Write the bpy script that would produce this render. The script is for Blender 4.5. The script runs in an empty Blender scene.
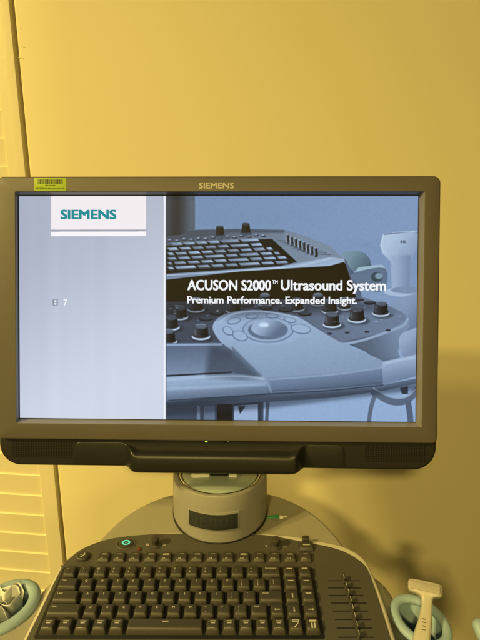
import bpy, bmesh, math, random
import numpy as np
from mathutils import Vector, Matrix, Euler
random.seed(7)
R = math.radians
scene = bpy.context.scene
col = scene.collection

# ------------------------------------------------------------------ camera
PITCH = R(13.0)
CAM = Vector((0, 0, 1.35))
cd = bpy.data.cameras.new('camera'); cam = bpy.data.objects.new('camera', cd); col.objects.link(cam)
cam.location = CAM
cam.rotation_euler = (R(90) - PITCH, 0, 0)
cd.sensor_fit = 'HORIZONTAL'; cd.sensor_width = 36; cd.lens = 36
cd.clip_start = .01; cd.clip_end = 100
scene.camera = cam

# ------------------------------------------------------------------ light
WARM = (1.0, .75, .225)
world = bpy.data.worlds.new('World'); scene.world = world; world.use_nodes = True
bg = world.node_tree.nodes['Background']
bg.inputs[0].default_value = (.95, .64, .16, 1); bg.inputs[1].default_value = .012

def downlight(name, loc, power, size=.24):
    d = bpy.data.lights.new(name, 'AREA'); d.shape = 'DISK'; d.size = size; d.energy = power; d.color = WARM
    o = bpy.data.objects.new(name, d); col.objects.link(o); o.location = loc      # an area lamp shines straight down
    return o
downlight('ceiling_downlight', (-3.2, -1.4, 3.5), 250)
downlight('ceiling_downlight', (-3.2, -1.0, 3.5), 158)
downlight('ceiling_downlight', (-.6, -1.8, 2.5), 80)
d = bpy.data.lights.new('added_fill_light', 'POINT'); d.energy = 21; d.shadow_soft_size = .12; d.color = WARM  # added fill light behind the camera, no known fixture there
o = bpy.data.objects.new('added_fill_light', d); col.objects.link(o); o.location = (.3, -1.1, 1.7)

vs = scene.view_settings
vs.view_transform = 'Standard'; vs.look = 'None'; vs.exposure = 0; vs.gamma = 1

# ------------------------------------------------------------------ pinhole helpers (where a sight line meets a real plane)
def ray(px, py):
    F = Vector((0, math.cos(PITCH), -math.sin(PITCH))); U = Vector((0, math.sin(PITCH), math.cos(PITCH)))
    return F + Vector(((px - 240) / 480, 0, 0)) - U * ((py - 320) / 480)
def meet(px, py, Mx, axis, off):
    """point of the plane  local[axis] = off  of frame Mx, in local coordinates"""
    inv = Mx.inverted(); o = inv @ CAM; d = inv.to_3x3() @ ray(px, py)
    return o + d * ((off - o[axis]) / d[axis])

M_MON = Matrix.Translation((-.02844, .56269, 1.23414)) @ Matrix.Rotation(R(-1.35), 4, 'Z') @ Matrix.Rotation(R(-11.74), 4, 'X')
M_PAN = Matrix.Translation((0, .43844, .93747)) @ Matrix.Rotation(R(6.7), 4, 'X')
M_WALL = Matrix.Translation((0, .91, 0)) @ Matrix.Rotation(R(2.0), 4, 'Z')
def mon(px, py, off=0):
    p = meet(px, py, M_MON, 1, off); return (p.x, p.z)
def pan(px, py, h=0):
    p = meet(px, py, M_PAN, 2, h); return (p.x, p.y)

# ------------------------------------------------------------------ materials
def mat(name, base, rough=.5, metal=0, bump=0, bscale=900, var=0, vscale=6, emit=None, estr=1, spec=.5, trans=0, alpha=1, coat=0, ior=1.45, sss=0):
    m = bpy.data.materials.new(name); m.use_nodes = True
    nt = m.node_tree; b = nt.nodes['Principled BSDF']
    b.inputs['Base Color'].default_value = (*base, 1)
    b.inputs['Roughness'].default_value = rough; b.inputs['Metallic'].default_value = metal
    b.inputs['Specular IOR Level'].default_value = spec; b.inputs['IOR'].default_value = ior
    b.inputs['Transmission Weight'].default_value = trans; b.inputs['Alpha'].default_value = alpha
    b.inputs['Coat Weight'].default_value = coat
    tc = nt.nodes.new('ShaderNodeTexCoord')
    if var:
        n = nt.nodes.new('ShaderNodeTexNoise'); n.inputs['Scale'].default_value = vscale; n.inputs['Detail'].default_value = 5
        nt.links.new(tc.outputs['Object'], n.inputs['Vector'])
        mx = nt.nodes.new('ShaderNodeMix'); mx.data_type = 'RGBA'
        mx.inputs[6].default_value = (*[c * (1 - var) for c in base], 1); mx.inputs[7].default_value = (*[min(1, c * (1 + var)) for c in base], 1)
        nt.links.new(n.outputs['Fac'], mx.inputs[0]); nt.links.new(mx.outputs[2], b.inputs['Base Color'])
        rr = nt.nodes.new('ShaderNodeMapRange'); rr.inputs[3].default_value = rough * .85; rr.inputs[4].default_value = min(1, rough * 1.15)
        nt.links.new(n.outputs['Fac'], rr.inputs[0]); nt.links.new(rr.outputs[0], b.inputs['Roughness'])
    if bump:
        n2 = nt.nodes.new('ShaderNodeTexNoise'); n2.inputs['Scale'].default_value = bscale; n2.inputs['Detail'].default_value = 3
        nt.links.new(tc.outputs['Object'], n2.inputs['Vector'])
        bp = nt.nodes.new('ShaderNodeBump'); bp.inputs['Strength'].default_value = bump; bp.inputs['Distance'].default_value = .001
        nt.links.new(n2.outputs['Fac'], bp.inputs['Height']); nt.links.new(bp.outputs[0], b.inputs['Normal'])
    if emit:
        b.inputs['Emission Color'].default_value = (*emit, 1); b.inputs['Emission Strength'].default_value = estr
    return m
def lin(r, g, b):
    f = lambda c: (c / 255 / 12.92) if c / 255 <= .04045 else ((c / 255 + .055) / 1.055) ** 2.4
    return (f(r), f(g), f(b))

m_wall = mat('wall_paint', (.78, .695, .435), .48, var=.03, vscale=4.5, bump=.08, bscale=240, spec=.35)
m_door = mat('door_paint', (.76, .685, .46), .38, var=.03, vscale=9, bump=.15, bscale=160)
m_bezel = mat('bezel_plastic', (.092, .0795, .069), .45, bump=.2, bscale=1800, var=.04, vscale=14)
m_housing = mat('housing_plastic', (.018, .0172, .0152), .42, bump=.12, bscale=1800, var=.06, vscale=14)
m_handle = mat('handle_plastic', (.015, .0148, .0125), .38, bump=.1, bscale=1800)
m_black = mat('black_gap', (.008, .008, .008), .5)
m_deck = mat('deck_plastic', (.27, .255, .205), .48, bump=.18, bscale=1500, var=.05, vscale=11)
m_rim = mat('rim_plastic', (.50, .475, .41), .40, bump=.12, bscale=1500, var=.05, vscale=11)
m_panel = mat('panel_plastic', (.068, .066, .058), .5, bump=.25, bscale=1600, var=.06, vscale=13)
m_key = mat('key_plastic', (.043, .040, .034), .42, bump=.2, bscale=1700)
m_legend_glint = mat('legend_glint_print', (.46, .45, .40), .5)
m_ped = mat('pedestal_paint', (.265, .255, .235), .36, var=.05, vscale=14, bump=.1, bscale=1500)
m_chrome = mat('polished_metal', (.62, .60, .55), .22, metal=1)
m_teal = mat('holder_rubber', (.26, .365, .44), .5, bump=.15, bscale=1400, var=.06, vscale=20)
m_probe = mat('probe_plastic', (.38, .355, .30), .38, var=.03, vscale=30)
m_lens = mat('probe_lens', (.30, .28, .235), .45)
m_white = mat('white_plastic', (.78, .77, .72), .4)
m_green = mat('green_plastic', (.01, .33, .11), .4)
m_gold = mat('logo_print', (.36, .335, .27), .4)
m_window = mat('badge_glass', (.030, .034, .034), .18, var=.12, vscale=40)
m_etch = mat('badge_etch', (.040, .045, .044), .3)
m_sticker = mat('sticker_paper', (.33, .46, .02), .55, var=.03, vscale=60)
m_ink = mat('sticker_ink', (.030, .035, .010), .6)
m_line = mat('slot_ink', (.010, .010, .009), .5)
m_icon = mat('icon_print', (.32, .31, .28), .5)
m_red = mat('dull_red_button', (.11, .03, .02), .4)

# ------------------------------------------------------------------ mesh helpers
def link(name, me, parent=None):
    o = bpy.data.objects.new(name, me); col.objects.link(o)
    if parent is not None: o.parent = parent
    return o
class MB:
    def __init__(s): s.v = []; s.f = []; s.mi = []
    def add(s, v, f, mi=0):
        k = len(s.v); s.v += [tuple(p) for p in v]; s.f += [tuple(i + k for i in q) for q in f]; s.mi += [mi] * len(f)
        return s
    def build(s, name, mats, parent=None, smooth=40, M=None):
        me = bpy.data.meshes.new(name); me.from_pydata(s.v, [], s.f)
        for m in (mats if isinstance(mats, (list, tuple)) else [mats]): me.materials.append(m)
        me.polygons.foreach_set('material_index', s.mi)
        bm = bmesh.new(); bm.from_mesh(me); bmesh.ops.recalc_face_normals(bm, faces=bm.faces[:])
        for f in bm.faces: f.smooth = True
        for e in bm.edges:
            e.smooth = (len(e.link_faces) == 2 and e.calc_face_angle(0) < R(smooth))
        bm.to_mesh(me); bm.free(); me.update()
        o = link(name, me, parent)
        if M is not None: o.matrix_local = M
        return o
def loft(rings, cap0=True, cap1=True, closed=True):
    n = len(rings[0]); v = [p for r in rings for p in r]; f = []
    for i in range(len(rings) - 1):
        for j in range(n if closed else n - 1):
            a = i * n + j; b = i * n + (j + 1) % n
            f.append((a, b, b + n, a + n))
    if cap0: f.append(tuple(range(n))[::-1])
    if cap1: f.append(tuple(range((len(rings) - 1) * n, len(rings) * n)))
    return v, f
def inset(pts, d):
    """move a counter-clockwise outline inward by d along its vertex normals"""
    n = len(pts); out = []
    for i in range(n):
        a = Vector(pts[i - 1]); b = Vector(pts[i]); c = Vector(pts[(i + 1) % n])
        e1 = (b - a); e2 = (c - b)
        e1 = e1.normalized() if e1.length > 1e-9 else e2.normalized(); e2 = e2.normalized() if e2.length > 1e-9 else e1
        n1 = Vector((-e1.y, e1.x)); n2 = Vector((-e2.y, e2.x)); m = n1 + n2
        m = m.normalized() if m.length > 1e-6 else n1
        k = max(.45, m.dot(n1)); out.append(tuple(b + m * (d / k)))
    return out
def ccw(pts):
    a = sum(pts[i - 1][0] * pts[i][1] - pts[i][0] * pts[i - 1][1] for i in range(len(pts)))
    return pts if a > 0 else pts[::-1]
def rrect(x0, x1, y0, y1, r, seg=4):
    """rounded rectangle, r = one radius or (bl, br, tr, tl)"""
    rs = r if isinstance(r, (tuple, list)) else (r,) * 4
    out = []
    for (cx, cy, a0, rr) in ((x0, y0, 180, rs[0]), (x1, y0, 270, rs[1]), (x1, y1, 0, rs[2]), (x0, y1, 90, rs[3])):
        ox = cx + (rr if cx == x0 else -rr); oy = cy + (rr if cy == y0 else -rr)
        for k in range(seg + 1):
            a = R(a0 + 90 * k / seg); out.append((ox + rr * math.cos(a), oy + rr * math.sin(a)))
    return out
def spline(pts, n=8, closed=False):
    P = [Vector(p) for p in pts]; out = []; N = len(P)
    for i in range(N if closed else N - 1):
        g = (lambda k: P[k % N]) if closed else (lambda k: P[max(0, min(N - 1, k))])
        p0, p1, p2, p3 = g(i - 1), g(i), g(i + 1), g(i + 2)
        for k in range(n):
            t = k / n
            out.append(tuple(.5 * ((2 * p1) + (p2 - p0) * t + (2 * p0 - 5 * p1 + 4 * p2 - p3) * t * t + (3 * p1 - p0 - 3 * p2 + p3) * t ** 3)))
    if not closed: out.append(tuple(P[-1]))
    return out
def prism(pts, h0, h1, r=.001, seg=4, ax='z', r0=0):
    """outline raised from h0 to h1, upper rim rounded with radius r (lower one with r0).  ax z: (x,y,h); ax y: (x,h,y) with h along y"""
    pts = ccw(pts); rings = []
    sgn = 1 if h1 > h0 else -1
    to = (lambda p, h: (p[0], p[1], h)) if ax == 'z' else (lambda p, h: (p[0], h, p[1]))
    if r0:
        for k in range(seg):
            a = R(90 * k / seg); rings.append([to(p, h0 + sgn * r0 * (1 - math.sin(a))) for p in inset(pts, r0 * (1 - math.cos(R(90) - a) if 0 else 1 - math.sin(R(90) - a) if 0 else (1 - math.cos(a)) if 0 else r0 and (1 - math.sin(R(90 * k / seg))) ))])
        rings = [[to(p, h0 + sgn * r0 * (1 - math.cos(R(90 * k / seg)))) for p in inset(pts, r0 * (1 - math.sin(R(90 * k / seg))))] for k in range(seg)]
    rings.append([to(p, h0 + sgn * r0) for p in pts])
    for k in range(seg + 1):
        a = R(90 * k / seg)
        rings.append([to(p, h1 - sgn * r * (1 - math.sin(a))) for p in inset(pts, r * (1 - math.cos(a)))])
    return loft(rings)
def lathe(prof, n=64, c=(0, 0, 0), cap0=True, cap1=True):
    return loft([[(c[0] + r * math.cos(2 * math.pi * k / n), c[1] + r * math.sin(2 * math.pi * k / n), c[2] + z) for k in range(n)] for r, z in prof], cap0, cap1)
def tube(path, rad, n=10, cap=True):
    P = [Vector(p) for p in path]; rings = []
    up = Vector((0, 0, 1))
    for i, p in enumerate(P):
        t = (P[min(i + 1, len(P) - 1)] - P[max(i - 1, 0)]).normalized()
        a = t.cross(up); a = a.normalized() if a.length > 1e-4 else Vector((1, 0, 0)); b = a.cross(t)
        rr = rad[i] if isinstance(rad, (list, tuple)) else rad
        rings.append([p + (a * math.cos(2 * math.pi * k / n) + b * math.sin(2 * math.pi * k / n)) * rr for k in range(n)])
    return loft(rings, cap, cap)
def box(x0, x1, y0, y1, z0, z1):
    v = [(x, y, z) for x in (x0, x1) for y in (y0, y1) for z in (z0, z1)]
    return v, [(0, 1, 3, 2), (4, 6, 7, 5), (0, 4, 5, 1), (2, 3, 7, 6), (0, 2, 6, 4), (1, 5, 7, 3)]
def thing(name, label, cat, M=None, group=None):
    o = bpy.data.objects.new(name, None); col.objects.link(o); o.empty_display_size = .05
    if M is not None: o.matrix_world = M
    o['label'] = label; o['category'] = cat
    if group: o['group'] = group
    return o

# text -> flat mesh data (verts in 2D, faces), cached
_txt = {}
def text_geo(s, bold=0.0, res=3):
    k = (s, bold, res)
    if k in _txt: return _txt[k]
    cu = bpy.data.curves.new('t', 'FONT'); cu.body = s; cu.size = 1; cu.offset = bold; cu.resolution_u = res; cu.fill_mode = 'FRONT'
    o = bpy.data.objects.new('t', cu); col.objects.link(o)
    dg = bpy.context.evaluated_depsgraph_get(); dg.update()
    me = bpy.data.meshes.new_from_object(o.evaluated_get(dg))
    v = [(p.co.x, p.co.y) for p in me.vertices]; f = [tuple(p.vertices) for p in me.polygons]
    bpy.data.objects.remove(o); bpy.data.curves.remove(cu); bpy.data.meshes.remove(me)
    _txt[k] = (v, f); return v, f
def cap_h(bold): 
    v, f = text_geo('H', bold); return min(p[1] for p in v), max(p[1] for p in v)
def text_fit(s, x0, x1, yb, yc, bold=0.0, res=3):
    """text whose ink spans x0..x1, capitals standing from yb to yc"""
    v, f = text_geo(s, bold, res); a = min(p[0] for p in v); b = max(p[0] for p in v); lo, hi = cap_h(bold)
    return [(x0 + (p[0] - a) / (b - a) * (x1 - x0), yb + (p[1] - lo) / (hi - lo) * (yc - yb)) for p in v], f

# ================================================================== SETTING: wall, louvered door
def wall_part(mb, name, m, parent=None):
    return mb.build(name, m, parent, M=M_WALL if parent is None else None)
mb = MB()
GAP = meet(57.2, 465, M_WALL, 1, 0)          # right edge of the dark gap beside the door
wx0 = GAP.x
gw = M_WALL @ Vector((wx0, 0, 0))
M_DOOR = Matrix.Translation((gw.x, gw.y, 0)) @ Matrix.Rotation(R(-6.3), 4, 'Z')
# wall sheet with a rounded return at the door gap
prof = [(1.6, 0), (wx0 + .004, 0)] + [(wx0 + .004 - .004 * math.sin(R(a)), .004 - .004 * math.cos(R(a))) for a in (30, 60, 90)] + [(wx0, .09), (-.75, .09)]
prof = [(wx0 + (1.6 - wx0) * (1 - i / 24), 0) for i in range(24)] + prof[1:]
zs = [i * .1 for i in range(0, 28)]
rings = [[(x, y, z) for x, y in prof] for z in zs]
mb.add(*loft(rings, False, False, closed=False))
w = mb.build('wall', m_wall, None, M=M_WALL); w['kind'] = 'structure'
# small old scuffs and filled dents beside the gap
m_scuff = mat('wall_scuff', (.76, .675, .415), .6, var=.08, vscale=200)
k = MB(); rs = random.Random(9)
for (qx, qy, r_) in ((20.5, 28.5, .0018), (23.5, 47, .0026), (19.5, 57.5, .0024), (22.5, 58.5, .0018), (448, 188, .0010)):
    c_ = meet(qx, qy, M_WALL, 1, 0); n_ = 11
    ring = [(c_.x + r_ * rs.uniform(.5, 1.1) * math.cos(2 * math.pi * i / n_), c_.z + .8 * r_ * rs.uniform(.5, 1.1) * math.sin(2 * math.pi * i / n_)) for i in range(n_)]
    k.add([(x, -.0003, z) for x, z in ring] + [(c_.x, -.0004, c_.z)], [(i, (i + 1) % n_, n_) for i in range(n_)])
k.build('scuff_marks', m_scuff, w)

door = thing('louvered_door', 'cream louvered door with horizontal slats and a narrow stile, left of the plain wall', 'door', M_DOOR)
for x0 in (-.0395, -.62):
    mb = MB(); mb.add(*prism(rrect(x0, x0 + .0325, .02, 2.55, .0012), .05, -.002, .0010, ax='y')); mb.build('stile', m_door, door)
mb = MB()
zl = meet(0, 473.3, M_DOOR, 1, 0).z
zu = meet(0, 138, M_DOOR, 1, 0).z
pitch = (zu - zl) / 14
z = zl - pitch * 15
while z < 2.5:
    # a slat whose upper edge stands forward and catches the ceiling light
    prof = [(.0036, z), (.0010, z - .0006), (.0004, z - .0016), (.0006, z - .0030), (.0030, z - pitch - .0003), (.012, z - pitch + .002), (.010, z + .0003)]
    mb.add(*loft([[(x, y, zz) for y, zz in prof] for x in (-.5890, -.0390)]))
    z += pitch
print('SLAT', pitch, GAP)
mb.build('slat_panel', m_door, door, smooth=25)

# ================================================================== CONSOLE
con = thing('ultrasound_console', 'grey ultrasound console with dark keyboard panel and round pedestal, below the monitor', 'ultrasound machine', M_PAN)
CX = -.0275
# lower body with side shoulders (mirror image about the machine's centre line)
half = [(.0, .150), (.060, .140), (.110, .110), (.150, .074), (.1775, .053), (.196, .031), (.2025, .006), (.206, -.010), (.226, -.026), (.262, -.044), (.285, -.085), (.262, -.140), (.190, -.170), (.10, -.185), (.0, -.188)]
full = spline([(CX + x, y) for x, y in half] + [(CX - x, y) for x, y in half[-2:0:-1]], 6, True)
mb = MB(); mb.add(*prism(full, -.075, -.010, .012, 6, r0=.02)); lower_body = mb.build('lower_body', m_deck, con)
# column that carries it
mb = MB(); mb.add(*lathe([(.10, -.072), (.085, -.12), (.08, -.30), (.085, -.60), (.12, -.68)], 48, (CX, .05, 0))); mb.build('column', m_deck, con)
# round rear deck
half = [(0, .1815), (.04, .1795), (.075, .1705), (.105, .1525), (.130, .127), (.147, .097), (.156, .070), (.160, .03), (.150, -.02), (.08, -.05), (0, -.06)]
full = spline([(CX + .002 + x, y) for x, y in half] + [(CX + .002 - x, y) for x, y in half[-2:0:-1]], 8, True)
mb = MB(); mb.add(*prism(full, -.06, -.0015, .006, 6, r0=.02)); mb.build('rear_deck', m_deck, con)

# light rim around the control panel, then the dark panel
R_out = [(.1245, -.12), (.1553, -.07), (.1556, -.0449), (.1556, .0037), (.1525, .0421), (.1475, .0581), (.1375, .069), (.1235, .0775), (.107, .0822), (.090, .0862), (.063, .0930), (.030, .0965), (-.0275, .0985),
         (-.0833, .0985), (-.114, .0967), (-.1394, .0935), (-.163, .0868), (-.185, .0762), (-.1965, .0655), (-.2070, .0510), (-.2115, .0390), (-.2150, -.0143), (-.2165, -.0449), (-.2165, -.08), (-.19, -.12), (-.0275, -.13)]
R_out = spline(R_out, 4, True)
mb = MB(); mb.add(*prism(R_out, -.03, .0006, .0045, 6)); mb.build('panel_rim', m_rim, con)
D_out = [(.118, -.112), (.1495, -.065), (.1500, -.0449), (.1497, .0037), (.1478, .0379), (.1408, .0518), (.1270, .0640), (.1102, .0718), (.089, .0775), (.043, .0890), (.015, .0925), (-.0275, .0938), (-.0699, .0938),
         (-.114, .0925), (-.1511, .0876), (-.1736, .0805), (-.1915, .0695), (-.2016, .0570), (-.2068, .0460), (-.2085, .0300), (-.2105, -.0143), (-.2105, -.0647), (-.186, -.112), (-.0275, -.121)]
D_out = spline(D_out, 4, True)
mb = MB(); mb.add(*prism(D_out, -.02, .0020, .0012, 4))
panel = mb.build('control_panel', m_panel, con)
HP = .0020   # panel surface height

U0, PU, PV = -.2025, .01738, .01625
VTOP = .0385                        # back edge of the number row
# raised black bed plate, its colour standing for the shaded well around the keys
mb = MB(); mb.add(*prism(rrect(U0 - .0028, U0 + 16.4 * PU + .0022, VTOP - 5 * PV - .003, VTOP + .0022, .003), HP - .002, HP + .0004, .0004, 2))
mb.build('key_bed_shade', m_black, panel)
# thin ridge above the well
mb = MB(); mb.add(*prism(rrect(U0 - .006, U0 + 16.4 * PU + .005, VTOP + .0036, VTOP + .0052, .0006), HP - .001, HP + .0009, .0005, 3)); mb.build('well_ridge', m_panel, panel)

def keycap(w, d, h, lip=.0021):
    """tapered cap with dished top, centred on its own origin; returns MB"""
    k = MB(); rings = []
    for (ins, z, sh) in ((0, 0, 0), (.0002, .0012, 0), (.0012, h * .72, .0003), (.0018, h * .90, .0005), (lip + .0004, h * .985, .0006), (lip + .0011, h, .0006)):
        rings.append([(x, y + sh, z) for x, y in rrect(-w / 2 + ins, w / 2 - ins, -d / 2 + ins * 1.25, d / 2 - ins * .8, max(.0006, .0018 - ins * .2), 3)])
    v, f = loft(rings, False, True); k.add(v, f)
    return k
def flat(k, geo, z, mi=1):
    v, f = geo; k.add([(x, y, z) for x, y in v], f, mi)
def bar(x0, x1, y0, y1): return [(x0, y0), (x1, y0), (x1, y1), (x0, y1)], [(0, 1, 2, 3)]
def poly(*p): return list(p), [tuple(range(len(p)))]
def glyph(k, s, cx, cy, h, z, bold=.012, mi=1):
    v, f = text_geo(s, bold, 2); a = min(p[0] for p in v); b = max(p[0] for p in v); lo, hi = cap_h(bold); q = h / (hi - lo)
    flat(k, ([((p[0] - (a + b) / 2) * q + cx, (p[1] - lo) * q + cy - h / 2) for p in v], f), z, mi)

def key(name, u, r, wu, legend, kind='letter'):
    w = wu * PU - .0022; d = PV - .0020; h = .0066 + random.uniform(-.00015, .00015)
    k = keycap(w, d, h); zt = h + .00006
    top = d / 2 - .0044; lf = -w / 2 + .0042
    if kind == 'letter': glyph(k, legend, -.0008, top - .0002, .0026, zt)
    elif kind == 'pair':
        glyph(k, legend[0], -.0022, top - .0042, .0024, zt); glyph(k, legend[1], -.0022, top, .0022, zt)
    elif kind == 'word':
        v, f = text_geo(legend, .008, 2); b = max(p[0] for p in v); lo, hi = cap_h(.008); q = .0021 / (hi - lo)
        flat(k, ([(lf + p[0] * q, top + p[1] * q - .0006) for p in v], f), zt)
    elif kind == 'dash': flat(k, bar(-.0033, .0030, top - .0005, top + .0006), zt)
    elif kind == 'soft':
        flat(k, bar(-.0030, .0028, top - .0001, top + .0009), zt); flat(k, bar(-.0022, .0020, top - .0022, top - .0014), zt)
        flat(k, bar(-.0034, .0016, -d / 2 + .0030, -d / 2 + .0037), zt - .0001)  # pale lower bar paints the highlight on the key's front edge
    elif kind == 'left': flat(k, bar(-.0022, .0028, -.0005, .0005), zt); flat(k, poly((-.0034, 0), (-.0016, -.0014), (-.0016, .0014)), zt)
    elif kind == 'right': flat(k, bar(-.0028, .0022, -.0005, .0005), zt); flat(k, poly((.0034, 0), (.0016, .0014), (.0016, -.0014)), zt)
    elif kind == 'up': flat(k, bar(-.0005, .0005, -.0026, .0018), zt); flat(k, poly((0, .0032), (-.0014, .0014), (.0014, .0014)), zt)
    elif kind == 'down': flat(k, bar(-.0005, .0005, -.0018, .0026), zt); flat(k, poly((0, -.0032), (.0014, -.0014), (-.0014, -.0014)), zt)
    elif kind == 'tick':
        flat(k, bar(-.0036, .0036, .0022, .0030), zt); flat(k, bar(-.0036, .0036, .0040, .0047), zt)
        flat(k, bar(-.0036, -.0029, .0030, .0040), zt); flat(k, bar(.0029, .0036, .0030, .0040), zt)
        flat(k, poly((-.0024, -.0022), (-.0012, -.0042), (.0030, .0010), (.0021, .0012), (-.0012, -.0026)), zt)
    elif kind == 'pause':
        flat(k, bar(-.0036, .0036, .0024, .0044), zt)
        flat(k, bar(-.0022, -.0006, -.0044, .0012), zt); flat(k, bar(.0006, .0022, -.0044, .0012), zt)
    o = k.build(name, [m_key, m_legend_glint], panel, 35)
    o.location = (u + wu * PU / 2, VTOP - (r + .5) * PV, HP + .0004)
    o.rotation_euler = (R(random.uniform(-.5, .5)), R(random.uniform(-.6, .6)), R(random.uniform(-.25, .25)))
    return o

X = lambda n: U0 + n * PU
for i, (a, b) in enumerate(zip("`1234567890-=", "~!@#$%^&*()_+")): key('key', X(i), 0, 1, (a, b), 'pair')
key('key', X(13), 0, 1.4, 'Backspace', 'word'); key('key', X(14.4), 0, 1, '', 'dash'); key('key', X(15.4), 0, 1, '', 'dash')
key('key', X(0), 1, 1.4, 'Tab', 'word')
for i, c in enumerate("QWERTYUIOP"): key('key', X(1.4 + i), 1, 1, c)
for i, p in enumerate(("[{", "]}", "\\|")): key('key', X(11.4 + i), 1, 1, p, 'pair')
key('key', X(14.4), 1, 1, '', 'dash'); key('key', X(15.4), 1, 1, '', 'dash')
key('key', X(0), 2, 1.75, 'Caps', 'word')
for i, c in enumerate("ASDFGHJKL"): key('key', X(1.75 + i), 2, 1, c)
for i, p in enumerate((";:", "'\"")): key('key', X(10.75 + i), 2, 1, p, 'pair')
key('key', X(12.75), 2, 1.65, 'Enter', 'word'); key('key', X(14.4), 2, 1, '', 'up'); key('key', X(15.4), 2, 1, '', 'dash')
key('key', X(0), 3, 2.2, 'Shift', 'word')
for i, c in enumerate("ZXCVBNM"): key('key', X(2.2 + i), 3, 1, c)
for i, p in enumerate((",<", ".>", "/?")): key('key', X(9.2 + i), 3, 1, p, 'pair')
key('key', X(12.2), 3, 1.2, 'Shift', 'word'); key('key', X(13.4), 3, 1, '', 'left'); key('key', X(14.4), 3, 1, '', 'down'); key('key', X(15.4), 3, 1, '', 'right')
for i in range(5): key('key', X(i), 4, 1, '', 'soft')
key('space_bar', X(5), 4, 4.6, '', 'dash')
for i in range(5): key('key', X(9.6 + i * .96), 4, .96, '', 'soft')
key('key', X(14.4), 4, 1, '', 'tick'); key('key', X(15.4), 4, 1, '', 'pause')

# function keys: low caps with a pale lower lip legend
def fkey(u, w, n):
    d = .0132; h = .0042
    k = keycap(w, d, h, .0016); zt = h + .00006
    if n % 5 == 0: flat(k, bar(-.0036, .0036, .0030, .0036), zt); flat(k, bar(-.0036, .0036, .0016, .0022), zt)
    elif n % 3 == 1: flat(k, bar(-.0026, .0034, .0022, .0034), zt)
    else: flat(k, bar(-.0024, .0030, .0026, .0033), zt)
    if n: glyph(k, 'F%d' % n if n < 13 else 'F13', -.0018, -.0030, .0022, zt)
    o = k.build('function_key', [m_key, m_legend_glint], panel, 35)
    o.location = (u, .0535, HP + .0002); o.rotation_euler = (R(2), 0, 0)
    return o
for i in range(14):
    fkey(-.1704 + (i + .5) * .01838, .0150, i + 1)
# the round escape key
k = MB(); k.add(*lathe([(.0075, 0), (.0073, .003), (.0062, .0042), (.0045, .0045)], 28, cap0=False)); k.v = [(x * 1.12, y * .88, z) for x, y, z in k.v]
flat(k, poly((-.0024, -.0034), (.0006, -.0026), (.0030, .0004), (.0026, .0030), (.0012, .0030), (.0016, .0006), (-.0004, -.0014)), .0046); flat(k, bar(-.0026, -.0006, .0004, .0014), .0046)
o = k.build('round_key', [m_key, m_legend_glint], panel); o.location = (-.1871, .0548, HP)

# power button: oval recess, glowing ring
k = MB(); k.add(*lathe([(.0105, -.0005), (.0105, .0004), (.0098, .0009), (.0088, .0009), (.0083, .0002)], 40, cap0=False, cap1=False)); k.v = [(x * 1.15, y * .92, z) for x, y, z in k.v]
o = k.build('power_button_ring', m_panel, panel); o.location = (-.1402, .0765, HP)
k = MB(); k.add(*lathe([(.0083, 0), (.0078, .0012), (.0066, .0018)], 36, cap0=False)); k.v = [(x * 1.15, y * .92, z) for x, y, z in k.v]
pb = k.build('power_button', m_key, panel); pb.location = (-.1402, .0765, HP + .0001)
m_led_teal = mat('power_light', (.05, .3, .25), .4, emit=lin(95, 225, 185), estr=.75)
k = MB(); k.add(*lathe([(.0040, .0018), (.0038, .0023), (.0027, .0023), (.0024, .0018)], 28, cap0=False, cap1=False)); k.v = [(x * 1.3, y * .95, z) for x, y, z in k.v]
flat(k, bar(-.0012, -.0003, -.0004, .0004), .00185, 0); flat(k, bar(.0004, .0012, -.0004, .0004), .00185, 0)
o = k.build('power_light', m_led_teal, panel); o.location = (-.1402, .0765, HP + .0001)
k = MB(); k.add(*lathe([(.0026, 0), (.0024, .0016), (.0016, .002)], 20, cap0=False)); o = k.build('small_button', m_red, panel); o.location = (-.1222, .0672, HP)

# two small joystick knobs between printed symbols
def knob(u, v, left, right):
    k = MB(); k.add(*lathe([(.0075, 0), (.0070, .0010), (.0052, .0016), (.0042, .0022), (.0040, .0060), (.0050, .0075), (.0052, .0105), (.0044, .0120), (.0025, .0124)], 32, cap0=False))
    o = k.build('knob', m_key, panel); o.location = (u, v, HP)
    k = MB(); flat(k, left, 0, 0); flat(k, right, 0, 0); s = k.build('knob_symbols', m_icon, panel); s.location = (u, v, HP + .0003)
knob(-.1035, .0745, poly((-.0125, -.0005), (-.0085, -.0020), (-.0080, .0018), (-.0115, .0020)), poly((.0080, -.0025), (.0125, -.0015), (.0120, .0015), (.0092, .0005)))
knob(.0440, .0725, poly((-.0128, -.0012), (-.0108, -.0012), (-.0108, .0014), (-.0128, .0014)), bar(.0085, .0130, -.0022, -.0008))
# single square key with its raised toggle at the right
k = keycap(.0185, .0125, .0048); flat(k, bar(-.0042, .0042, -.0006, .0004), .00486)
o = k.build('square_key', [m_key, m_legend_glint], panel, 35); o.location = (.0808, .0700, HP)
k = MB(); k.add(*prism(rrect(-.0042, .0042, -.0030, .0030, .0012), 0, .0085, .0018)); o = k.build('toggle', m_key, panel); o.location = (.0808, .0785, HP)

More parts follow.
